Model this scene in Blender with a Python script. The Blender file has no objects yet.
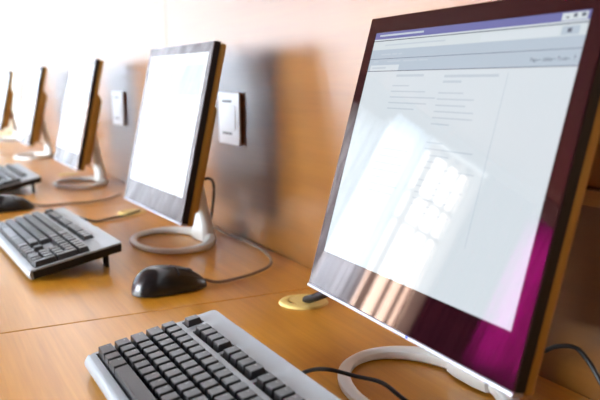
import bpy, bmesh, math, random
from mathutils import Vector, Matrix
from math import sin, cos, pi, radians

random.seed(7)
scene = bpy.context.scene
COL = scene.collection
D = 0.73                      # height of the desk surface above the floor


# ------------------------------------------------------------------ materials
def new_mat(name):
    m = bpy.data.materials.new(name)
    m.use_nodes = True
    nt = m.node_tree
    return m, nt, nt.nodes['Principled BSDF']


def setp(b, **k):
    for key, v in k.items():
        b.inputs[key].default_value = v


def plain(name, col, rough=.5, metal=0., spec=.5, bump=0., bscale=400., coat=0.):
    """A plain material with a little procedural unevenness in tone and gloss."""
    m, nt, b = new_mat(name)
    setp(b, **{'Base Color': (*col, 1), 'Roughness': rough, 'Metallic': metal, 'Specular IOR Level': spec, 'Coat Weight': coat})
    tc = nt.nodes.new('ShaderNodeTexCoord')
    n = nt.nodes.new('ShaderNodeTexNoise'); n.inputs['Scale'].default_value = bscale
    nt.links.new(tc.outputs['Object'], n.inputs['Vector'])
    r = nt.nodes.new('ShaderNodeMapRange')
    dr = min(.01, rough * .3)
    r.inputs['To Min'].default_value = rough - dr; r.inputs['To Max'].default_value = min(1, rough + dr)
    nt.links.new(n.outputs['Fac'], r.inputs['Value'])
    nt.links.new(r.outputs['Result'], b.inputs['Roughness'])
    if bump:
        bp = nt.nodes.new('ShaderNodeBump'); bp.inputs['Strength'].default_value = bump; bp.inputs['Distance'].default_value = .001
        nt.links.new(n.outputs['Fac'], bp.inputs['Height']); nt.links.new(bp.outputs['Normal'], b.inputs['Normal'])
    return m


def wood(name, cols, rough, scale, spec=.5, bump=.15, along=(1., 14., 14.), coat=0., coat_rough=.1, ior=1.5):
    m, nt, b = new_mat(name)
    L = nt.links.new
    tc = nt.nodes.new('ShaderNodeTexCoord')
    mp = nt.nodes.new('ShaderNodeMapping'); mp.inputs['Scale'].default_value = [a * scale for a in along]
    L(tc.outputs['Object'], mp.inputs['Vector'])
    n1 = nt.nodes.new('ShaderNodeTexNoise'); setp(n1, Scale=1.0, Detail=4., Roughness=.55, Distortion=.3)
    n2 = nt.nodes.new('ShaderNodeTexNoise'); setp(n2, Scale=5.0, Detail=2., Roughness=.5)
    L(mp.outputs['Vector'], n1.inputs['Vector']); L(mp.outputs['Vector'], n2.inputs['Vector'])
    mx = nt.nodes.new('ShaderNodeMix'); mx.data_type = 'FLOAT'; mx.inputs[0].default_value = .4
    L(n1.outputs['Fac'], mx.inputs[2]); L(n2.outputs['Fac'], mx.inputs[3])
    cr = nt.nodes.new('ShaderNodeValToRGB')
    e = cr.color_ramp.elements
    e[0].position = .3; e[0].color = (*cols[0], 1)
    e[1].position = .7; e[1].color = (*cols[2], 1)
    x = e.new(.5); x.color = (*cols[1], 1)
    L(mx.outputs[0], cr.inputs['Fac']); L(cr.outputs['Color'], b.inputs['Base Color'])
    setp(b, Roughness=rough, IOR=ior, **{'Specular IOR Level': spec, 'Coat Weight': coat, 'Coat Roughness': coat_rough})
    if not bump: return m
    bp = nt.nodes.new('ShaderNodeBump'); bp.inputs['Strength'].default_value = bump; bp.inputs['Distance'].default_value = .0006
    L(mx.outputs[0], bp.inputs['Height']); L(bp.outputs['Normal'], b.inputs['Normal'])
    return m


def emitter(name, col, strength, rough=.025):
    m, nt, b = new_mat(name)
    setp(b, **{'Base Color': (.01, .01, .012, 1), 'Roughness': rough, 'Emission Color': (*col, 1), 'Emission Strength': strength})
    tc = nt.nodes.new('ShaderNodeTexCoord')
    n = nt.nodes.new('ShaderNodeTexNoise'); n.inputs['Scale'].default_value = 900
    L = nt.links.new
    L(tc.outputs['Object'], n.inputs['Vector'])
    r = nt.nodes.new('ShaderNodeMapRange'); r.inputs['To Min'].default_value = strength * .97; r.inputs['To Max'].default_value = strength * 1.03
    L(n.outputs['Fac'], r.inputs['Value']); L(r.outputs['Result'], b.inputs['Emission Strength'])
    return m


def glass_pane(name, tint=(.95, .97, .97)):
    m, nt, b = new_mat(name)
    nt.nodes.remove(b)
    out = nt.nodes['Material Output']
    t = nt.nodes.new('ShaderNodeBsdfTransparent'); t.inputs['Color'].default_value = (*tint, 1)
    g = nt.nodes.new('ShaderNodeBsdfGlossy'); g.inputs['Roughness'].default_value = .02
    mix = nt.nodes.new('ShaderNodeMixShader'); mix.inputs[0].default_value = .06
    nt.links.new(t.outputs[0], mix.inputs[1]); nt.links.new(g.outputs[0], mix.inputs[2]); nt.links.new(mix.outputs[0], out.inputs['Surface'])
    return m


def cloth(name, col, trans, amount):
    m, nt, b = new_mat(name)
    L = nt.links.new
    out = nt.nodes['Material Output']
    setp(b, **{'Base Color': (*col, 1), 'Roughness': .9})
    t = nt.nodes.new('ShaderNodeBsdfTranslucent'); t.inputs['Color'].default_value = (*trans, 1)
    tc = nt.nodes.new('ShaderNodeTexCoord')
    w = nt.nodes.new('ShaderNodeTexNoise'); w.inputs['Scale'].default_value = 300
    L(tc.outputs['Object'], w.inputs['Vector'])
    bp = nt.nodes.new('ShaderNodeBump'); bp.inputs['Strength'].default_value = .1; bp.inputs['Distance'].default_value = .001
    L(w.outputs['Fac'], bp.inputs['Height']); L(bp.outputs['Normal'], b.inputs['Normal'])
    mix = nt.nodes.new('ShaderNodeMixShader'); mix.inputs[0].default_value = amount
    L(b.outputs[0], mix.inputs[1]); L(t.outputs[0], mix.inputs[2]); L(mix.outputs[0], out.inputs['Surface'])
    return m


WALLWOOD = wood('wall_wood', ((.155, .056, .003), (.195, .073, .0045), (.235, .092, .006)), .276, 1.6, spec=.85, bump=0, ior=1.7, along=(.8, 2., 14.))
DESKWOOD = wood('desk_wood', ((.52, .225, .014), (.61, .275, .02), (.69, .33, .03)), .28, 1.8, spec=.6, bump=.1, along=(1., 22., 22.))
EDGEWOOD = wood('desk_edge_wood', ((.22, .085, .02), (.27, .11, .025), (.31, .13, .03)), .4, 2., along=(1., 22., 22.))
WHITEWALL = plain('white_paint', (.86, .86, .87), .6, bump=.1)
CEILMAT = wood('ceiling_wood', ((.12, .038, .014), (.14, .045, .017), (.16, .055, .02)), .6, 1.2)
DARKWALL = wood('dark_wall_wood', ((.07, .022, .008), (.085, .028, .01), (.10, .035, .012)), .5, 1.2)
FLOORMAT = wood('floor_wood', ((.20, .11, .05), (.25, .14, .06), (.3, .17, .08)), .35, 1.2)
FRAMEMAT = plain('window_frame_paint', (.8, .8, .78), .4)
SILVER = plain('silver_plastic', (.84, .88, .87), .29, 0., .8, bscale=900.)
KSILVER = plain('keyboard_silver', (.29, .325, .35), .33, .1, .6, bscale=1500.)
CHROME = plain('silver_trim', (.40, .42, .48), .3, .35, .6)
WARMCASE = plain('warm_reflection_plastic', (.36, .205, .035), .42, .0, .4, bscale=900., bump=.03)  # silver-grey case with the warm desk reflection put into its base colour
GLOSSBLACK = plain('gloss_black', (.010, .002, .004), .02, 0., .62, bscale=3.)
GLOSSBLACK.node_tree.nodes['Principled BSDF'].inputs['Specular Tint'].default_value = (1., .62, .46, 1)
SATINBLACK = plain('satin_black', (.012, .012, .013), .35)
KEYBLACK = plain('key_black', (.006, .007, .009), .28, 0., .75, bscale=1500., bump=.05)
TRAYBLACK = plain('tray_black', (.006, .006, .008), .55, 0., .3)
LEGEND = plain('key_legend', (.30, .30, .30), .5)
MOUSEBLACK = plain('mouse_black', (.010, .010, .012), .25, 0., .5)
RUBBER = plain('rubber_black', (.006, .006, .007), .4, 0., .3)
GREYCORD = plain('cord_grey', (.20, .14, .10), .6)
CREAM = plain('grommet_cream', (.78, .60, .20), .4)
PLATEWHITE = plain('plate_white', (.93, .94, .95), .29, .6, .8)
PLATESHADE = plain('plate_shade', (.20, .10, .05), .5)  # shade on the plate's side, put in as dark brown
MOTTLED = plain('mottled_tan', (.32, .17, .07), .9, bump=.6, bscale=120.)  # mottled tan of the panel that stands in for a wall reflection
PALESTRIP = wood('pale_strip', ((.42, .25, .10), (.48, .30, .13), (.55, .35, .16)), .4, 4.)
GLASS = glass_pane('window_glass')
TINTGLASS = glass_pane('tinted_window_glass', (.60, .55, .50))  # tint added to an unseen pane to dim its stripes in the screen
PALESHEER = cloth('pale_sheer', (.7, .7, .72), (.37, .42, .48), .9)
WHITESHEER = cloth('white_sheer', (.8, .78, .76), (.15, .158, .172), .75)
PURPLE = cloth('purple_cloth', (.12, .004, .12), (.38, .006, .25), .6)
MAROON = cloth('maroon_cloth', (.10, .006, .02), (.05, .002, .01), .1)
SLATMAT = cloth('blind_slat', (.75, .68, .6), (.5, .40, .33), .35)

SCR_WHITE = emitter('screen_page', (.85, .94, 1.0), 0.578)
SCR_BAR = emitter('screen_toolbar', (.72, .86, 1.0), 0.471)
SCR_FIELD = emitter('screen_field', (.84, .94, .98), 0.562)
SCR_TITLE = emitter('screen_title', (.27, .29, .74), 0.395)
SCR_LINE = emitter('screen_line', (.35, .42, .55), 0.258)
SCR_TEXT = emitter('screen_text', (.74, .85, .95), 0.524)
SCR_DARK = emitter('screen_dark_text', (.16, .2, .27), 0.213)
SCR_FAR = emitter('screen_bright', (.93, .98, 1.0), 0.722)
SCR_FARBLUE = emitter('screen_pale_blue', (.55, .76, 1.0), 0.608)
LED = emitter('power_led', (.12, .2, 1.0), 1.0)


# ------------------------------------------------------------------ mesh helpers
def finish(name, bm, mats, parent=None, smooth=False, loc=None):
    me = bpy.data.meshes.new(name)
    bmesh.ops.recalc_face_normals(bm, faces=bm.faces)
    bm.to_mesh(me); bm.free()
    for m in (mats if isinstance(mats, (list, tuple)) else [mats]):
        me.materials.append(m)
    if smooth:
        for p in me.polygons:
            p.use_smooth = True
        try:
            me.set_sharp_from_angle(angle=radians(38))
        except Exception:
            pass
    o = bpy.data.objects.new(name, me)
    COL.objects.link(o)
    if parent: o.parent = parent
    if loc: o.location = loc
    return o


def add_box(bm, lo, hi, bev=0., seg=2, mi=0, M=None):
    x0, y0, z0 = lo; x1, y1, z1 = hi
    co = [(x0, y0, z0), (x1, y0, z0), (x1, y1, z0), (x0, y1, z0), (x0, y0, z1), (x1, y0, z1), (x1, y1, z1), (x0, y1, z1)]
    return add_hexa(bm, co, bev, seg, mi, M)


def add_hexa(bm, co, bev=0., seg=2, mi=0, M=None):
    vs = [bm.verts.new(M @ Vector(c) if M else Vector(c)) for c in co]
    fs = [bm.faces.new([vs[i] for i in f]) for f in ((3, 2, 1, 0), (4, 5, 6, 7), (0, 1, 5, 4), (1, 2, 6, 5), (2, 3, 7, 6), (3, 0, 4, 7))]
    for f in fs: f.material_index = mi
    if bev:
        ed = list({e for f in fs for e in f.edges})
        r = bmesh.ops.bevel(bm, geom=ed, offset=bev, segments=seg, affect='EDGES', profile=.5)
        for f in r['faces']: f.material_index = mi
    return vs


def tube(bm, pts, r, n=8, res=8, mi=0):
    """A smooth round cord through the points (Catmull-Rom)."""
    P = [Vector(p) for p in pts]
    Q = []
    ext = [P[0] * 2 - P[1]] + P + [P[-1] * 2 - P[-2]]
    for i in range(1, len(ext) - 2):
        a, b, c, d = ext[i - 1:i + 3]
        for k in range(res):
            t = k / res
            Q.append(.5 * ((2 * b) + (c - a) * t + (2 * a - 5 * b + 4 * c - d) * t * t + (3 * b - a - 3 * c + d) * t ** 3))
    Q.append(P[-1])
    rings = []
    up = Vector((0, 0, 1))
    for i, q in enumerate(Q):
        tg = (Q[min(i + 1, len(Q) - 1)] - Q[max(i - 1, 0)]).normalized()
        s = tg.cross(up)
        if s.length < 1e-3: s = tg.cross(Vector((1, 0, 0)))
        s.normalize(); u = s.cross(tg)
        rad = r(i / (len(Q) - 1)) if callable(r) else r
        rings.append([bm.verts.new(q + (s * cos(2 * pi * k / n) + u * sin(2 * pi * k / n)) * rad) for k in range(n)])
    for a, b in zip(rings, rings[1:]):
        for k in range(n):
            bm.faces.new((a[k], a[(k + 1) % n], b[(k + 1) % n], b[k])).material_index = mi
    bm.faces.new(rings[0]).material_index = mi; bm.faces.new(list(reversed(rings[-1]))).material_index = mi


def lathe(bm, prof, n=40, mi=0, c=(0, 0, 0)):
    rings = []
    for r, z in prof:
        rings.append([bm.verts.new((c[0] + r * cos(2 * pi * k / n), c[1] + r * sin(2 * pi * k / n), c[2] + z)) for k in range(n)] if r > 1e-6
                     else [bm.verts.new((c[0], c[1], c[2] + z))])
    for a, b in zip(rings, rings[1:]):
        for k in range(n):
            q = []
            for v in ([a[k], a[(k + 1) % n]] if len(a) > 1 else [a[0]]) + ([b[(k + 1) % n], b[k]] if len(b) > 1 else [b[0]]):
                q.append(v)
            bm.faces.new(q).material_index = mi


def tag(o, label=None, cat=None, group=None, kind=None):
    if label: o['label'] = label
    if cat: o['category'] = cat
    if group: o['group'] = group
    if kind: o['kind'] = kind
    return o


def thing(name, label, cat, loc=(0, 0, 0), rz=0., group=None):
    o = bpy.data.objects.new(name, None)
    COL.objects.link(o)
    o.location = loc; o.rotation_euler = (0, 0, rz)
    o.empty_display_size = .05
    return tag(o, label, cat, group)


def copy_thing(root, loc, rz, label, group=None):
    r = root.copy(); COL.objects.link(r)
    r.location = loc; r.rotation_euler = (0, 0, rz)
    r['label'] = label
    if group: r['group'] = group
    for ch in list(root.children):
        c = ch.copy(); COL.objects.link(c); c.parent = r
        for g in list(ch.children):
            d = g.copy(); COL.objects.link(d); d.parent = c
    return r


def local(root, pts):
    """World points into the frame of a thing (location and turn about z)."""
    M = (Matrix.Translation(root.location) @ Matrix.Rotation(root.rotation_euler[2], 4, 'Z')).inverted()
    return [M @ Vector(p) for p in pts]


def structure(name, bm, mats, smooth=False):
    return tag(finish(name, bm, mats, smooth=smooth), kind='structure')


def text_mesh(body, size):
    cu = bpy.data.curves.new('legend_text', 'FONT')
    cu.body = body; cu.size = size; cu.align_x = 'CENTER'; cu.align_y = 'CENTER'; cu.resolution_u = 1
    o = bpy.data.objects.new('legend_text', cu)
    COL.objects.link(o)
    bpy.context.view_layer.update()
    dg = bpy.context.evaluated_depsgraph_get()
    me = bpy.data.meshes.new_from_object(o.evaluated_get(dg))
    bpy.data.objects.remove(o); bpy.data.curves.remove(cu)
    v = [tuple(x.co) for x in me.vertices]; f = [tuple(p.vertices) for p in me.polygons]
    bpy.data.meshes.remove(me)
    return v, f


_tc = {}
def add_text(bm, body, size, M, mi):
    k = (body, size)
    if k not in _tc: _tc[k] = text_mesh(body, size)
    v, f = _tc[k]
    vs = [bm.verts.new(M @ Vector(c)) for c in v]
    for q in f:
        try: bm.faces.new([vs[i] for i in q]).material_index = mi
        except ValueError: pass


# ------------------------------------------------------------------ the room
XE, XR, YF, ZC = -6.2, 2.4, -6.3, 2.7        # far end wall, wall behind the camera, wall opposite the desks, ceiling

bm = bmesh.new(); add_box(bm, (XE - .25, YF - .25, -.12), (XR + .2, .25, 0)); structure('floor', bm, FLOORMAT)
bm = bmesh.new(); add_box(bm, (XE - .25, YF - .25, ZC), (XR + .2, .25, ZC + .12)); structure('ceiling', bm, CEILMAT)
bm = bmesh.new(); add_box(bm, (XE - .2, .018, 0), (XR + .2, .2, ZC)); structure('wall_back', bm, WHITEWALL)
bm = bmesh.new(); add_box(bm, (XR, YF, 0), (XR + .2, .018, ZC)); structure('wall_right', bm, DARKWALL)

# glossy wood panelling above the desks, with fine upright joints
PT = D + .550
joints = [-5.22, -4.3, -3.16, -1.96, -.2, 1.0, 2.39]
for i, (a, b) in enumerate(zip(joints, joints[1:])):
    bm = bmesh.new(); add_box(bm, (a + .001, 0., 0.), (b - .001, .0175, PT), .0012, 1)
    structure('trim_%d' % (i + 1), bm, WALLWOOD)
bm = bmesh.new()
add_box(bm, (-5.95, -.05, 0), (-5.60, .018, ZC), .006)
structure('trim_7', bm, plain('pilaster_paint', (.80, .78, .66), .5))


def window_wall(name, axis, pos, thick, span, holes, mat):
    """A wall with rectangular openings; axis 'x' = wall at X=pos running along y, 'y' = wall at Y=pos running along x."""
    bm = bmesh.new()
    us = sorted({span[0], span[1]} | {h[0] for h in holes} | {h[1] for h in holes})
    for u0, u1 in zip(us, us[1:]):
        hh = [h for h in holes if h[0] <= u0 + 1e-6 and h[1] >= u1 - 1e-6]
        zs = [(0, ZC)] if not hh else [(0, hh[0][2]), (hh[0][3], ZC)]
        for z0, z1 in zs:
            if axis == 'x': add_box(bm, (pos - thick, u0, z0), (pos, u1, z1))
            else: add_box(bm, (u0, pos - thick, z0), (u1, pos, z1))
    return structure(name, bm, mat)


_wn = [0]
def window(axis, pos, hole, ncol, rows, pane=None):
    _wn[0] += 1
    u0, u1, z0, z1 = hole
    root = bpy.data.objects.new('window_%d' % _wn[0], None); COL.objects.link(root)
    tag(root, kind='structure')
    def bx(bm, a0, a1, b0, b1, d0, d1):
        if axis == 'x': add_box(bm, (pos - d1, a0, b0), (pos - d0, a1, b1))
        else: add_box(bm, (a0, pos - d1, b0), (a1, pos - d0, b1))
    bm = bmesh.new()
    t = .05
    bx(bm, u0, u1, z0, z0 + t, .05, .12); bx(bm, u0, u1, z1 - t, z1, .05, .12)
    for i in range(ncol + 1):
        u = u0 + (u1 - u0) * i / ncol
        bx(bm, max(u0, u - t / 2), min(u1, u + t / 2), z0 + t, z1 - t, .051, .119)
    for z in rows:
        bx(bm, u0 + t / 2, u1 - t / 2, z - .025, z + .025, .055, .115)
    finish('window_frame', bm, FRAMEMAT, root)
    bm = bmesh.new(); bx(bm, u0, u1, z0, z1, .084, .088); finish('pane', bm, pane or GLASS, root)
    bm = bmesh.new(); bx(bm, u0 - .04, u1 + .04, z0 - .03, z0, -.06, .05); finish('window_sill', bm, FRAMEMAT, root)
    return root


E_H = [(-2.95, -.12, D - .10, D + 1.55), (-3.47, -3.0, D - .10, D + 1.75), (-4.22, -3.53, D - .10, D + 1.75), (-6.1, -5.02, D + .10, D + 1.64)]
window_wall('wall_left', 'x', XE, .2, (YF, .018), E_H, DARKWALL)
window('x', XE, E_H[0], 3, [D + 1.05]); window('x', XE, E_H[1], 1, [D + .98, D + 1.28]); window('x', XE, E_H[2], 1, [D + .98, D + 1.28], TINTGLASS); window('x', XE, E_H[3], 3, [])
FILL_H = [(-5.8, -3.4, D - .25, D + 1.92), (-3.2, -.8, D - .25, D + 1.92)]  # unseen windows, added in this wall for general fill light
window_wall('wall_front', 'y', YF, .2, (XE - .2, XR + .2), FILL_H, DARKWALL)
for h in FILL_H: window('y', YF, h, 3, [D + 1.2])


def curtain(name, label, x, y0, y1, z0, z1, waves, amp, mat, cat='curtain'):
    bm = bmesh.new()
    n = waves * 10
    cols = []
    for i in range(n + 1):
        t = i / n
        y = y0 + (y1 - y0) * t
        dx = amp * sin(t * waves * 2 * pi) + amp * .4 * sin(t * waves * 4.7 + 1)
        cols.append([bm.verts.new((x + dx * (1 if k else .7), y, z)) for k, z in enumerate((z1, (z0 + z1) / 2, z0))])
    for a, b in zip(cols, cols[1:]):
        for k in range(2): bm.faces.new((a[k], b[k], b[k + 1], a[k + 1]))
    o = finish(name, bm, mat, smooth=True)
    return tag(o, label, cat)


curtain('curtain', 'sheer pale curtain drawn over the window in the far end wall', XE + .12, -3.47, -3.0, D - .25, D + 1.8, 6, .025, PALESHEER)
curtain('curtain', 'sheer white curtain drawn over the wide window in the far end wall', XE + .12, -2.99, -.06, D - .25, D + 1.66, 30, .022, WHITESHEER)
curtain('curtain', 'dark maroon curtain gathered beside the purple curtain', XE + .14, -4.92, -4.26, .05, D + 1.8, 8, .03, MAROON)
curtain('curtain', 'purple curtain drawn over the far corner window', XE + .12, -6.2, -4.90, .05, D + 1.7, 9, .06, PURPLE)
t = thing('vertical_blind', 'cream vertical slat blind with open gaps in the end window', 'blind', (XE + .1, 0, 0))
bm = bmesh.new(); add_box(bm, (-.02, -4.24, D + 1.76), (.02, -3.48, D + 1.80), .004); finish('headrail', bm, FRAMEMAT, t)
bm = bmesh.new()
for y0, y1 in ((-3.62, -3.52), (-3.80, -3.745), (-3.96, -3.905), (-4.235, -4.07)):
    add_box(bm, (-.003, y0, D - .1), (.003, y1, D + 1.76))
finish('slats', bm, SLATMAT, t)

# ------------------------------------------------------------------ desks
seams = [-6.05, -5.05, -4.05, -3.05, -2.05, -1.045, -.03, 1.0]
names = ['brown wooden desk section at the far window end of the row', 'brown wooden desk section under the farthest monitor of the row',
         'brown wooden desk section under the fourth monitor from the camera', 'brown wooden desk section under the third monitor from the camera',
         'orange-brown wooden desk section under the keyboard with raised back and the mouse on bare wood',
         'orange-brown wooden desk section under the nearest keyboard and the large monitor',
         'orange-brown wooden desk section at the near end of the row']
for (a, b), lab in zip(zip(seams, seams[1:]), names):
    t = thing('desk', lab, 'desk', ((a + b) / 2, -.39, 0), 0, 'desk sections along the wall')
    h = (b - a) / 2 - .0012
    bm = bmesh.new(); add_box(bm, (-h, -.40, D - .026), (h, .389, D), .0012, 2); finish('worktop', bm, DESKWOOD, t)
    for s in (-1, 1):
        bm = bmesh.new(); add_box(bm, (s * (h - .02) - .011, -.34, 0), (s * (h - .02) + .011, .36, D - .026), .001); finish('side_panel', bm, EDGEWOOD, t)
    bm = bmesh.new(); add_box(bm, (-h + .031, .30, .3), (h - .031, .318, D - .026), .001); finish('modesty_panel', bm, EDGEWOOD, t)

# ------------------------------------------------------------------ monitors
SW, SH, BS, BT, BB = .338, .2704, .0194, .0199, .0489
MW, MH = SW + 2 * BS, SH + BT + BB
ZB = .0715


class Pan:
    """Frame of the leaning panel: a across, b up the panel, d back from the front glass."""
    def __init__(s, tilt, zb):
        s.t, s.zb = tilt, zb
        s.M = Matrix(((1, 0, 0, 0), (0, sin(tilt), cos(tilt), 0), (0, cos(tilt), -sin(tilt), zb), (0, 0, 0, 1)))
    def __call__(s, a, b, d): return s.M @ Vector((a, b, d))


def ring_xy(th, a, b, cy): return Vector((a * cos(th), cy + b * sin(th), 0))


def make_monitor(x, y, yaw, tilt, zb, label, near=False):
    t = thing('computer_monitor', label, 'monitor', (x, y, D), yaw, 'monitors in a row along the wall')
    P = Pan(tilt, zb)
    # front frame: glossy black ring around the screen
    bm = bmesh.new()
    w, h = MW / 2, MH
    tb = .0042                                         # silver strip below
    def ringpts(x0, x1, y0, y1, d): return [P(x0, y0, d), P(x1, y0, d), P(x1, y1, d), P(x0, y1, d)]
    ch = .0012
    o0 = [bm.verts.new(p) for p in ringpts(-w + ch, w - ch, tb, h - ch, 0)]
    o1 = [bm.verts.new(p) for p in ringpts(-w, w, tb, h, ch)]
    o2 = [bm.verts.new(p) for p in ringpts(-w, w, tb, h, .0122)]
    i0 = [bm.verts.new(p) for p in ringpts(-SW / 2, SW / 2, BB, BB + SH, 0)]
    i1 = [bm.verts.new(p) for p in ringpts(-SW / 2, SW / 2, BB, BB + SH, .0122)]
    for A, B in ((o0, o1), (o1, o2), (i0, o0), (i1, i0), (o2, i1)):
        for k in range(4): bm.faces.new((A[k], A[(k + 1) % 4], B[(k + 1) % 4], B[k])).material_index = int(A is o1)
    finish('bezel', bm, [GLOSSBLACK, TRAYBLACK], t)
    # silver strip along the bottom of the front
    bm = bmesh.new(); add_box(bm, (-w, 0, -.0012), (w, tb - .0002, .0110), .0008, 2, M=P.M); finish('bottom_trim', bm, CHROME, t)
    # screen
    bm = bmesh.new()
    def q(s0, s1, t0, t1, mi, d):
        vs = [bm.verts.new(P(-SW / 2 + s * SW, BB + SH * (1 - tt), d)) for s, tt in ((s0, t1), (s1, t1), (s1, t0), (s0, t0))]
        bm.faces.new(vs).material_index = mi
    if near:
        mats = [SCR_WHITE, SCR_BAR, SCR_FIELD, SCR_TITLE, SCR_LINE, SCR_TEXT, SCR_DARK]
        e = .0003
        bands = [(0, .030, 3), (.030, .036, 2), (.036, .040, 4), (.040, .078, 2), (.078, .118, 1), (.118, .120, 4), (.120, .172, 1), (.172, .175, 4), (.175, 1, 0)]
        for t0, t1, mi in bands: q(0, 1, t0, t1, mi, .0004)
        # window buttons, search box, tabs
        q(.905, .99, .004, .028, 2, e); q(.918, .930, .016, .020, 6, e - .0001); q(.944, .956, .008, .020, 4, e - .0001); q(.970, .984, .008, .020, 4, e - .0001)
        q(.60, .905, .046, .074, 0, e); q(.915, .975, .046, .074, 1, e); q(.935, .950, .053, .067, 4, e - .0001)
        q(.015, .20, .147, .172, 0, e); q(.03, .12, .156, .163, 5, e - .0001)
        for s0, s1, tt in ((.07, .13, .097), (.14, .17, .097), (.18, .20, .097), (.03, .06, .128), (.12, .20, .128), (.22, .30, .128), (.31, .36, .128)):
            q(s0, s1, tt, tt + .006, 5, e)
        q(.03, .30, .010, .018, 5, e)
        q(.08, .43, .056, .062, 5, e)
        rnd = random.Random(3)
        # two text columns of an article page
        q(.20, .36, .190, .200, 5, e)
        for k in range(5): q(.19, .19 + (.10, .20, .26, .22, .16)[k], .235 + k * .024, .2405 + k * .024, 5, e)
        q(.47, .72, .195, .205, 5, e); q(.47, .56, .217, .226, 5, e)
        for k in range(20):
            if k in (6, 7, 13): continue
            q(.46, .46 + rnd.uniform(.08, .26), .262 + k * .024, .2675 + k * .024, 5, e)
        for k in range(7): q(.19, .19 + rnd.uniform(.08, .2), .50 + k * .03, .5055 + k * .03, 5, e)
        q(.755, .757, .19, .80, 1, e)
        # toolbar words
        F = P.M @ Matrix.Translation((0, 0, .0002))
        def word(s, tt, body, size, mi):
            X = Matrix.Translation((-SW / 2 + s * SW, BB + SH * (1 - tt), .0002))
            add_text(bm, body, size, P.M @ X, mi)
        word(.842, .150, 'Page', .0050, 6); word(.891, .150, 'Safety', .0050, 6); word(.942, .150, 'Tools', .0050, 6); word(.982, .150, '?', .0075, 6)
        for s in (.861, .914, .962):
            q(s, s + .004, .149, .152, 6, e - .0001)
        finish('screen', bm, mats, t)
    else:
        q(0, 1, 0, 1, 0, .0004)
        if label.startswith('second'):
            q(.28, .97, .08, .30, 1, .0003)
        finish('screen', bm, [SCR_FAR, SCR_FARBLUE], t)
    # power light in the strip
    bm = bmesh.new()
    add_box(bm, (w * .18, .0012, -.0020), (w * .18 + .0035, .0036, -.0008), .0004, 1, M=P.M)
    tag(finish('power_light', bm, LED, t), 'small blue light')
    # casing behind the front
    bm = bmesh.new(); add_box(bm, (-w + .0006, .0004, .0122), (w - .0006, h - .0006, .0255), .005, 3, M=P.M)
    finish('casing', bm, WARMCASE, t, smooth=True)
    # thicker electronics cover, set in from the edges, with a ribbed grille
    bm = bmesh.new()
    i0, i1 = .045, .058
    add_hexa(bm, [(-w + i0, .012, .0255), (w - i0, .012, .0255), (w - i0, .250, .0255), (-w + i0, .250, .0255),
                  (-w + i1, .022, .054), (w - i1, .022, .054), (w - i1, .222, .054), (-w + i1, .222, .054)], .006, 3, M=P.M)
    rc = finish('rear_cover', bm, WARMCASE, t, smooth=True)
    bm = bmesh.new()
    for k in range(8): add_box(bm, (-.09, .165 + k * .006, .0535), (.09, .1685 + k * .006, .0548), M=P.M)
    finish('vent_grille', bm, TRAYBLACK, rc)
    bm = bmesh.new(); add_box(bm, (-.045, .118, .0535), (.045, .15, .0545), M=P.M); tag(finish('rating_label', bm, PLATEWHITE, rc), 'white rating label')
    # stand: oval ring, taller towards the back, and a leaning neck
    A, B, CY = .118, .083, .044
    bm = bmesh.new()
    n = 72
    rings = []
    for k in range(n):
        th = 2 * pi * k / n
        hgt = .0095 + .0085 * (.5 + .5 * sin(th)) ** 1.6
        wd = .0072 + .0040 * (.5 + .5 * sin(th)) ** 2
        c = ring_xy(th, A - .009, B - .009, CY); nn = Vector((cos(th) / A, sin(th) / B, 0)).normalized()
        sec = []
        for j in range(12):
            ph = 2 * pi * j / 12
            cx, cz = cos(ph), sin(ph)
            k2 = (abs(cx) ** 3 + abs(cz) ** 3) ** (-1 / 3)
            sec.append(bm.verts.new(c + nn * (wd * cx * k2) + Vector((0, 0, hgt / 2 + hgt / 2 * cz * k2))))
        rings.append(sec)
    for k in range(n):
        a, b = rings[k], rings[(k + 1) % n]
        for j in range(12): bm.faces.new((a[j], a[(j + 1) % 12], b[(j + 1) % 12], b[j]))
    finish('base_ring', bm, SILVER, t, smooth=True)
    bm = bmesh.new()
    top = P(0, .115, .052)
    prof = [(CY + B - .012, .003, .040, .018), (CY + B - .014, .03, .035, .015), (CY + B - .022, .085, .030, .0115), (top.y + .016, top.z - .01, .028, .011), (top.y + .004, top.z + .03, .028, .009)]
    secs = []
    for yy, zz, hw, ht in prof:
        sec = []
        for j in range(16):
            ph = 2 * pi * j / 16
            cx, cz = cos(ph), sin(ph); k2 = (abs(cx) ** 4 + abs(cz) ** 4) ** (-1 / 4)
            sec.append(bm.verts.new((hw * cx * k2, yy + ht * cz * k2, zz)))
        secs.append(sec)
    for a, b in zip(secs, secs[1:]):
        for j in range(16): bm.faces.new((a[j], a[(j + 1) % 16], b[(j + 1) % 16], b[j]))
    bm.faces.new(list(reversed(secs[0]))); bm.faces.new(secs[-1])
    finish('neck', bm, SILVER, t, smooth=True)
    return t


TILT = radians(12.8)
mon1 = make_monitor(-.6233, -.190, radians(-1.7), radians(15.5), .0775,
                    'nearest and largest monitor, showing a web page with text columns', True)
mon2 = make_monitor(-1.4857, -.195, radians(1.5), TILT, ZB, 'second nearest monitor, glowing white screen, beside the mouse on bare wood')
mon3 = make_monitor(-2.502, -.187, radians(.7), TILT, .069, 'blurred white-screened monitor third from the camera, beside the wall plate next to the light panel')
mon3['label'] = 'blurred white-screened monitor left of the farther white wall plate, third from the camera'
mon4 = make_monitor(-3.55, -.19, radians(.7), TILT, .068, 'far blurred monitor with white screen, fourth from the camera')
mon5 = make_monitor(-4.72, -.19, radians(.7), TILT, .068, 'farthest monitor, cut by the left edge of the photo')


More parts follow.
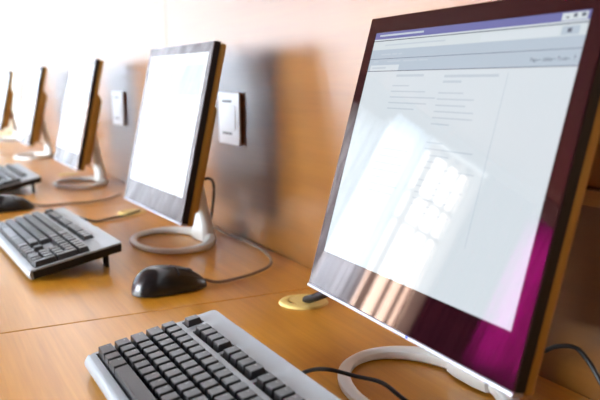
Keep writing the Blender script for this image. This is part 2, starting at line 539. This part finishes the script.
def cord(name, parent, pts, r, mat, label=None):
    bm = bmesh.new()
    tube(bm, local(parent, pts), r)
    o = finish(name, bm, mat, parent, smooth=True)
    if label: o['label'] = label
    return o


# cords of the monitors
cord('power_cord', mon1, [(-0.66, -0.09, D + 0.075), (-0.59, -0.07, D + 0.04), (-0.552, -0.05, D + 0.052), (-0.532, -0.05, D + 0.064), (-0.507, -0.05, D + 0.071), (-0.49, -0.05, D + 0.063), (-0.472, -0.05, D + 0.045), (-0.45, -0.05, D + 0.018), (-0.42, -0.055, D + 0.0045), (-0.33, -0.08, D + 0.0045)], .0024, RUBBER, 'black power cord')
cord('video_cord', mon1, [(-.7, -.105, D + .11), (-.78, -.09, D + .10), (-.84, -.095, D + .062), (-.905, -.100, D + .035)], .0045, RUBBER)
bm = bmesh.new(); tube(bm, local(mon1, [(-.900, -.0995, D + .037), (-.938, -.104, D + .019), (-.972, -.104, D + .0055)]), .0062, 12); finish('video_plug', bm, RUBBER, mon1, smooth=True)
cord('video_cord', mon2, [(-1.47, -.105, D + .12), (-1.48, -.07, D + .13), (-1.50, -.05, D + .11), (-1.50, -.055, D + .06), (-1.53, -.05, D + .03), (-1.58, -.045, D + .0048), (-1.68, -.06, D + .0048)], .003, RUBBER)

# ------------------------------------------------------------------ keyboards
KT = radians(11.3)
KZ = .0195
KL, KD = .445, .1645
PITCH = .01905
U0, W0, WE = .0167, .0244, .0244 + 4 * .01905 + .0291
WF = .007                      # where the flat plate ends and the rounded front begins
KM = Matrix(((1, 0, 0, 0), (0, cos(KT), -sin(KT), 0), (0, sin(KT), cos(KT), KZ), (0, 0, 0, 1)))


def key_layout():
    """(u in key units from the left edge of Ctrl, row, width, depth, legend); row 0 is the space row, 5 the function row."""
    K = []
    x = 0
    for w, s in ((1.5, 'Ctrl'), (1, ''), (1.25, 'Alt'), (5.75, ''), (1.25, 'AltGr'), (1, ''), (1, ''), (1.5, 'Ctrl')):
        K.append((x, 0, w, 1, s)); x += w * (15 / 14.25)
    for row, first, letters, last in ((1, (1.25, 'Shift'), '\\ZXCVBNM,.-', 2.75), (2, (1.75, 'Caps'), "ASDFGHJKL;'#", 1.25), (3, (1.5, 'Tab'), 'QWERTYUIOP[]', 1.5), (4, (1, '`'), '1234567890-=', 2)):
        K.append((0, row, first[0], 1, first[1])); x = first[0]
        for c in letters: K.append((x, row, 1, 1, c)); x += 1
        K.append((x, row, last if row != 2 else 15 - x, 1, {1: 'Shift', 2: 'Enter', 3: '', 4: ''}[row]))
    K.append((0, 5, 1, 1, 'Esc'))
    for g, x0 in ((0, 2), (1, 6.5), (2, 11)):
        for i in range(4): K.append((x0 + i, 5, 1, 1, 'F%d' % (g * 4 + i + 1)))
    for i in range(3):
        K.append((15.25 + i, 5, 1, 1, '')); K.append((15.25 + i, 4, 1, 1, '')); K.append((15.25 + i, 3, 1, 1, '')); K.append((15.25 + i, 0, 1, 1, ''))
    K.append((16.25, 1, 1, 1, ''))
    for r, s in ((1, '123'), (2, '456'), (3, '789')):
        for i in range(3): K.append((18.5 + i, r, 1, 1, s[i]))
    for i, c in enumerate(('Num', '/', '*', '-')): K.append((18.5 + i, 4, 1, 1, c))
    K.append((18.5, 0, 2, 1, '0')); K.append((20.5, 0, 1, 1, '.')); K.append((21.5, 2, 1, 2, '+')); K.append((21.5, 0, 1, 2, ''))
    return K


WELLS = [(-.08, 15.08, 0, 4), (-.08, 1.08, 5, 5), (1.92, 6.08, 5, 5), (6.42, 10.58, 5, 5), (10.92, 15.08, 5, 5),
         (15.17, 18.33, 5, 5), (15.17, 18.33, 3, 4), (15.17, 18.33, 0, 0), (16.17, 17.33, 1, 1), (18.42, 22.58, 0, 4)]


def row_w(r): return W0 + r * PITCH if r < 5 else WE
def ku(x): return U0 - PITCH / 2 + x * PITCH


def make_keyboard(label, loc, rz):
    t = thing('keyboard', label, 'keyboard', loc, rz, 'keyboards on the desk')
    # wells in plate coordinates
    rects = []
    for x0, x1, r0, r1 in WELLS:
        rects.append((ku(x0), ku(x1), row_w(r0) - .0106, row_w(r1) + .0106))
    us = sorted({0., .006, KL - .006, KL} | {r[0] for r in rects} | {r[1] for r in rects})
    ws = sorted({WF, WF + .006, KD - .006, KD} | {r[2] for r in rects} | {r[3] for r in rects})
    bm = bmesh.new()
    V = {}
    def vert(i, j):
        if (i, j) not in V:
            u, w = us[i], ws[j]
            V[i, j] = bm.verts.new((u, w, 0))
        return V[i, j]
    for i in range(len(us) - 1):
        for j in range(len(ws) - 1):
            cu, cw = (us[i] + us[i + 1]) / 2, (ws[j] + ws[j + 1]) / 2
            if any(a < cu < b and c < cw < d for a, b, c, d in rects): continue
            ci = 0 if i == 0 else (1 if i == len(us) - 2 else None); cj = 0 if j == 0 else (1 if j == len(ws) - 2 else None)
            if ci is not None and cj is not None:           # rounded corner
                R = .006
                cx, cy = (R if ci == 0 else KL - R), (WF + R if cj == 0 else KD - R)
                c = vert(i + (1 - ci), j + (1 - cj))
                a0 = {(0, 0): 180, (1, 0): 270, (1, 1): 0, (0, 1): 90}[ci, cj]
                start = {(0, 0): (i, j + 1), (1, 0): (i, j), (1, 1): (i + 1, j), (0, 1): (i + 1, j + 1)}[ci, cj]
                end = {(0, 0): (i + 1, j), (1, 0): (i + 1, j + 1), (1, 1): (i, j + 1), (0, 1): (i, j)}[ci, cj]
                arc = [bm.verts.new((cx + R * cos(radians(a0 + d)), cy + R * sin(radians(a0 + d)), 0)) for d in (22.5, 45, 67.5)]
                bm.faces.new([c, vert(*start)] + arc + [vert(*end)])
            else:
                bm.faces.new((vert(i, j), vert(i + 1, j), vert(i + 1, j + 1), vert(i, j + 1)))
    r = bmesh.ops.extrude_face_region(bm, geom=list(bm.faces))
    bmesh.ops.translate(bm, verts=[g for g in r['geom'] if isinstance(g, bmesh.types.BMVert)], vec=(0, 0, -.0028))
    bmesh.ops.transform(bm, matrix=KM, verts=bm.verts)
    finish('top_plate', bm, KSILVER, t)
    # rounded silver lip along the front
    bm = bmesh.new()
    secs = []
    for u in (.0, .004, KL - .004, KL):
        k = .6 if u in (0., KL) else 1.
        secs.append([bm.verts.new(KM @ Vector((u, WF - .0085 * k * sin(a) + .0004, -.0085 + .0085 * cos(a)))) for a in [pi * i / 10 for i in range(11)]])
    for a, b in zip(secs, secs[1:]):
        for j in range(10): bm.faces.new((a[j], a[j + 1], b[j + 1], b[j]))
        bm.faces.new((a[10], a[0], b[0], b[10]))
    bm.faces.new(secs[0]); bm.faces.new(list(reversed(secs[-1])))
    finish('front_lip', bm, KSILVER, t, smooth=True)
    # black tray
    bm = bmesh.new()
    add_hexa(bm, [(.002, WF + .001, -.0175), (KL - .002, WF + .001, -.0175), (KL - .003, KD - .003, -.0175), (.003, KD - .003, -.0175),
                  (.0003, WF + .0006, -.0030), (KL - .0003, WF + .0006, -.0030), (KL - .0003, KD - .0003, -.0030), (.0003, KD - .0003, -.0030)], .0015, 2, M=KM)
    finish('tray', bm, TRAYBLACK, t)
    for u in (.035, KL - .055):
        bm = bmesh.new()
        for s in (0, .016):
            a = KM @ Vector((u + s, KD - .020, -.0175))
            add_box(bm, (a.x, a.y - .004, 0), (a.x + .004, a.y + .002, a.z + .003), .0008, 1)
        add_box(bm, (u, a.y - .004, 0.0), (u + .02, a.y + .002, .0045), .0008, 1)
        finish('foot', bm, TRAYBLACK, t)
    # status lights
    for i in range(3):
        bm = bmesh.new(); add_box(bm, (ku(19.2 + i * .9), WE + .002, -.0004), (ku(19.2 + i * .9) + .004, WE + .0035, .0003), M=KM); finish('status_light', bm, LEGEND, t)
    # the keys
    lay = key_layout()
    lay.sort(key=lambda k: k[0] >= 21 or (k[0] >= 18.5 and k[1] == 0))
    rest = None
    for n, (x, row, w, dep, s) in enumerate(lay):
        if n < 100: bm = bmesh.new()
        elif rest is None: bm = rest = bmesh.new()
        else: bm = rest
        wide = w * (15 / 14.25) if row == 0 and x < 15 else w
        a0, a1 = ku(x) + .0005, ku(x + wide) - .0005
        b0, b1 = row_w(row) - .0091, row_w(row + (dep - 1)) + .0091
        H = .0066 if row == 5 else .0090
        tx, tf, tbk = .0021, .0026, .0012
        f = len(bm.faces)
        add_hexa(bm, [(a0, b0, -.003), (a1, b0, -.003), (a1, b1, -.003), (a0, b1, -.003),
                      (a0 + tx, b0 + tf, H), (a1 - tx, b0 + tf, H), (a1 - tx, b1 - tbk, H - .0005), (a0 + tx, b1 - tbk, H - .0005)], .0007, 2, M=KM)
        if s:
            sz = .0052 if len(s) == 1 else (.0036 if len(s) < 4 else .003)
            M = KM @ Matrix.Translation(((a0 + tx + .0038 if len(s) == 1 else a0 + tx + .0052 + .0008 * (len(s) - 3), b1 - tbk - .0048, H + .0001))) @ Matrix.Rotation(radians(-1.9), 4, 'X')
            add_text(bm, s, sz, M, 1)
        if n < 100: finish('key', bm, [KEYBLACK, LEGEND], t)
    tag(finish('keys', rest, [KEYBLACK, LEGEND], t), kind='stuff')
    return t


kb1 = make_keyboard('nearest silver and black keyboard, before the large monitor', (-.8507, -.4544, D), .0115)
kb2 = copy_thing(kb1, (-1.740, -.482, D), .0537, 'silver and black keyboard raised on its rear feet, left of the mouse on bare wood', 'keyboards on the desk')
kb3 = copy_thing(kb1, (-2.80, -.455, D), .03, 'far blurred keyboard at the left edge, behind the other mouse', 'keyboards on the desk')

cord('cord', kb1, [(-.640, -.292, D + .038), (-.655, -.262, D + .036), (-.668, -.232, D + .026), (-.648, -.213, D + .0225), (-.612, -.203, D + .0262), (-.575, -.196, D + .018), (-.54, -.17, D + .006), (-.50, -.10, D + .0048)], .0023, RUBBER, 'black cord')
cord('cord', kb2, [(-1.762, -.318, D + .036), (-1.768, -.285, D + .022), (-1.789, -.243, D + .0048), (-1.811, -.203, D + .0045), (-1.834, -.161, D + .0045), (-1.862, -.125, D + .006), (-1.888, -.109, D + .004)], .0028, RUBBER)

# ------------------------------------------------------------------ mice
def make_mouse(label, loc, rz):
    t = thing('computer_mouse', label, 'mouse', loc, rz, 'mice on the desk')
    L2, W2, H = .0625, .032, .039
    def surf(v, a):
        """v along the body (-1 heel .. 1 nose), a around the arch (0..pi)."""
        wv = W2 * (1 - abs(v) ** 3.2) ** .5 * (1 - .10 * v)
        hv = H * max(0, (1 - abs(v) ** 2.6)) ** .55 * (1 - .30 * v - .10 * v * v)
        x = wv * (1 if cos(a) >= 0 else -1) * abs(cos(a)) ** .75
        z = hv * abs(sin(a)) ** .8
        return Vector((x, L2 * v, .0015 + z))
    def patch(bm, v0, v1, a0, a1, off, nv=22, na=24):
        g = []
        for i in range(nv + 1):
            v = v0 + (v1 - v0) * i / nv
            g.append([bm.verts.new(surf(v, a0 + (a1 - a0) * j / na) + Vector((0, 0, off))) for j in range(na + 1)])
        for i in range(nv):
            for j in range(na): bm.faces.new((g[i][j], g[i][j + 1], g[i + 1][j + 1], g[i + 1][j]))
        return g
    bm = bmesh.new()
    g = patch(bm, -.9995, .9995, 0, pi, 0, 40, 30)
    lowr = [[r[0] for r in g], [r[-1] for r in g]]
    for i in range(len(g) - 1): bm.faces.new((lowr[0][i], lowr[0][i + 1], lowr[1][i + 1], lowr[1][i]))
    bmesh.ops.remove_doubles(bm, verts=bm.verts, dist=.00005)
    # skirt down to the desk
    body = finish('body', bm, MOUSEBLACK, t, smooth=True)
    for a0, a1 in ((radians(38), radians(84)), (radians(96), radians(142))):
        bm = bmesh.new(); patch(bm, .08, .93, a0, a1, .0007, 14, 10)
        o = finish('button', bm, MOUSEBLACK, t, smooth=True)
        md = o.modifiers.new('thickness', 'SOLIDIFY'); md.thickness = .0012; md.offset = -1
    bm = bmesh.new()
    c = surf(.5, pi / 2)
    n = 20
    for sgn in (0,):
        a = [bm.verts.new((-.003, c.y + .008 * cos(2 * pi * k / n), c.z - .0062 + .008 * sin(2 * pi * k / n))) for k in range(n)]
        b = [bm.verts.new((.003, c.y + .008 * cos(2 * pi * k / n), c.z - .0062 + .008 * sin(2 * pi * k / n))) for k in range(n)]
        for k in range(n): bm.faces.new((a[k], a[(k + 1) % n], b[(k + 1) % n], b[k]))
        bm.faces.new(a); bm.faces.new(list(reversed(b)))
    finish('scroll_wheel', bm, RUBBER, t, smooth=True)
    bm = bmesh.new(); add_box(bm, (-.02, -.045, 0), (.02, .045, .0018), .0006, 1); finish('glide_pad', bm, TRAYBLACK, t)
    return t


mouse1 = make_mouse('black mouse on bare wood behind the nearest keyboard', (-1.140, -.262, D), radians(4))
mouse2 = make_mouse('black mouse at the left edge, between two keyboards', (-2.085, -.400, D), radians(8))
cord('cord', mouse1, [(-1.142, -.203, D + .010), (-1.140, -.185, D + .004), (-1.137, -.161, D + .0045), (-1.159, -.106, D + .0045), (-1.198, -.060, D + .0045), (-1.254, -.034, D + .0045),
                      (-1.343, -.019, D + .0045), (-1.431, -.018, D + .0045), (-1.508, -.024, D + .0045), (-1.58, -.022, D + .0045), (-1.7, -.04, D + .0045)], .0026, GREYCORD, 'thin dark grey cord')
cord('cord', mouse2, [(-2.094, -.34, D + .010), (-2.096, -.31, D + .004), (-2.094, -.246, D + .0045), (-2.091, -.207, D + .0045), (-2.117, -.146, D + .0045), (-2.2, -.08, D + .0045)], .0026, GREYCORD)

# ------------------------------------------------------------------ cable grommets
def make_grommet(label, x, y):
    t = thing('cable_grommet', label, 'grommet', (x, y, D), 0, 'cable grommets in the desk')
    bm = bmesh.new()
    lathe(bm, [(.022, .0002), (.024, .0042), (.030, .0048), (.0355, .0032), (.0375, .0002)], 48)
    finish('rim', bm, CREAM, t, smooth=True)
    bm = bmesh.new()
    n = 40                                              # lid with a bite out of it for the cables
    top, bot = [], []
    for k in range(n + 1):
        a = radians(-50) + radians(280) * k / n
        top.append(bm.verts.new((.0225 * cos(a), .0225 * sin(a), .0040))); bot.append(bm.verts.new((.0225 * cos(a), .0225 * sin(a), .0008)))
    bm.faces.new(top); bm.faces.new(list(reversed(bot)))
    for k in range(n + 1): bm.faces.new((top[k], bot[k], bot[(k + 1) % (n + 1)], top[(k + 1) % (n + 1)]))
    finish('lid', bm, CREAM, t)
    bm = bmesh.new(); lathe(bm, [(0, .0006), (.0222, .0006), (.0222, .0002), (0, .0002)], 32); finish('opening', bm, TRAYBLACK, t)
    return t


make_grommet('cream round cable grommet under the corner of the large monitor', -.978, -.105)
make_grommet('cream round cable grommet left of the second monitor', -1.890, -.128)
make_grommet('cream round cable grommet by the third monitor', -2.80, -.125)

# ------------------------------------------------------------------ wall plates and the reflection stand-in
def plate(label, x0, x1, z0, z1):
    t = thing('wall_plate', label, 'wall plate', ((x0 + x1) / 2, 0, D + (z0 + z1) / 2), 0, 'white wall plates')
    w, h = (x1 - x0) / 2, (z1 - z0) / 2
    bm = bmesh.new(); add_box(bm, (-w + .004, -.0045, -h + .005), (w - .001, -.0003, h - .005), .001, 1); tag(finish('shade_box', bm, PLATESHADE, t), 'brown box behind')
    bm = bmesh.new(); add_box(bm, (-w, -.0080, -h), (w - .003, -.0045, h), .0012, 3); finish('cover', bm, PLATEWHITE, t)
    for zz in (h * .66, -h * .58):
        bm = bmesh.new(); add_box(bm, (-w * .62, -.0086, zz - .0022), (w * .25, -.0075, zz + .0022), .0006, 1); finish('slot', bm, SATINBLACK, t)
    bm = bmesh.new(); add_box(bm, (-w * .7, -.0092, -h * .42), (w * .62, -.0077, h * .5), .001, 2); finish('flap', bm, PLATEWHITE, t)
    return t


plate('white wall plate right of the second monitor', -1.572, -1.450, .196, .306)
plate('smaller blurred white wall plate left of the second monitor', -2.572, -2.425, .189, .299)

t = thing('reflection_standin', 'mottled tan panel in a pale frame, stand-in for a guessed wall reflection behind the large monitor', 'board', (-.22, 0, D + .212))
bm = bmesh.new(); add_box(bm, (-.34, -.008, .012), (.34, -.0004, .262)); finish('mottled_panel', bm, MOTTLED, t)  # added panel, stands in for a tan patch guessed to be a reflection
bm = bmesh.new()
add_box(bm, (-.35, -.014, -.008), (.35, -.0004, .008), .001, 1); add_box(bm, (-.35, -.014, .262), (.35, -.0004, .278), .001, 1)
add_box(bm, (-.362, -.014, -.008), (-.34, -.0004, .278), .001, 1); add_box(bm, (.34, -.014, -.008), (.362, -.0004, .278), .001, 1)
finish('frame', bm, PALESTRIP, t)

# ------------------------------------------------------------------ daylight
w = bpy.data.worlds.new('daylight'); scene.world = w
w.use_nodes = True
bg = w.node_tree.nodes['Background']
bg.inputs['Color'].default_value = (.93, .975, 1.05, 1)
bg.inputs['Strength'].default_value = 40.

for axis, pos, holes in (('x', XE, E_H[2:3]), ('y', YF, FILL_H)):       # tell the renderer where the open sky's light enters
    for u0, u1, z0, z1 in holes:
        li = bpy.data.lights.new('daylight_portal', 'AREA'); li.shape = 'RECTANGLE'
        li.size = u1 - u0; li.size_y = z1 - z0
        lo = bpy.data.objects.new('daylight_portal', li); COL.objects.link(lo)
        um, zm = (u0 + u1) / 2, (z0 + z1) / 2
        if axis == 'x': lo.location = (pos - .19, um, zm); lo.rotation_euler = Vector((1, 0, 0)).to_track_quat('-Z', 'Z').to_euler()
        else: lo.location = (um, pos - .19, zm); lo.rotation_euler = Vector((0, 1, 0)).to_track_quat('-Z', 'Z').to_euler()
        li.cycles.is_portal = True

# ------------------------------------------------------------------ camera
F = 755.65
pitch, roll, yaw = .157, -.0086, .4688
fw = Vector((-cos(yaw) * cos(pitch), sin(yaw) * cos(pitch), -sin(pitch)))
r0 = fw.cross(Vector((0, 0, 1))).normalized(); u0 = r0.cross(fw)
R = cos(roll) * r0 + sin(roll) * u0; U = -sin(roll) * r0 + cos(roll) * u0
cam = bpy.data.cameras.new('camera'); co = bpy.data.objects.new('camera', cam); COL.objects.link(co)
M = Matrix((R, U, -fw)).transposed().to_4x4()
M.translation = Vector((0, -.605, D + .33))
co.matrix_world = M
cam.sensor_width = 36; cam.sensor_fit = 'HORIZONTAL'; cam.lens = F * 36 / 600
cam.clip_start = .02
cam.dof.use_dof = True; cam.dof.focus_distance = .92; cam.dof.aperture_fstop = 5.6
scene.camera = co

scene.view_settings.view_transform = 'Standard'; scene.view_settings.look = 'None'
scene.view_settings.gamma = 1; scene.view_settings.use_curve_mapping = False
scene.view_settings.exposure = 0.42
scene.cycles.use_denoising = True
scene.cycles.denoising_prefilter = 'ACCURATE'
scene.cycles.max_bounces = 10
scene.cycles.sample_clamp_indirect = 10
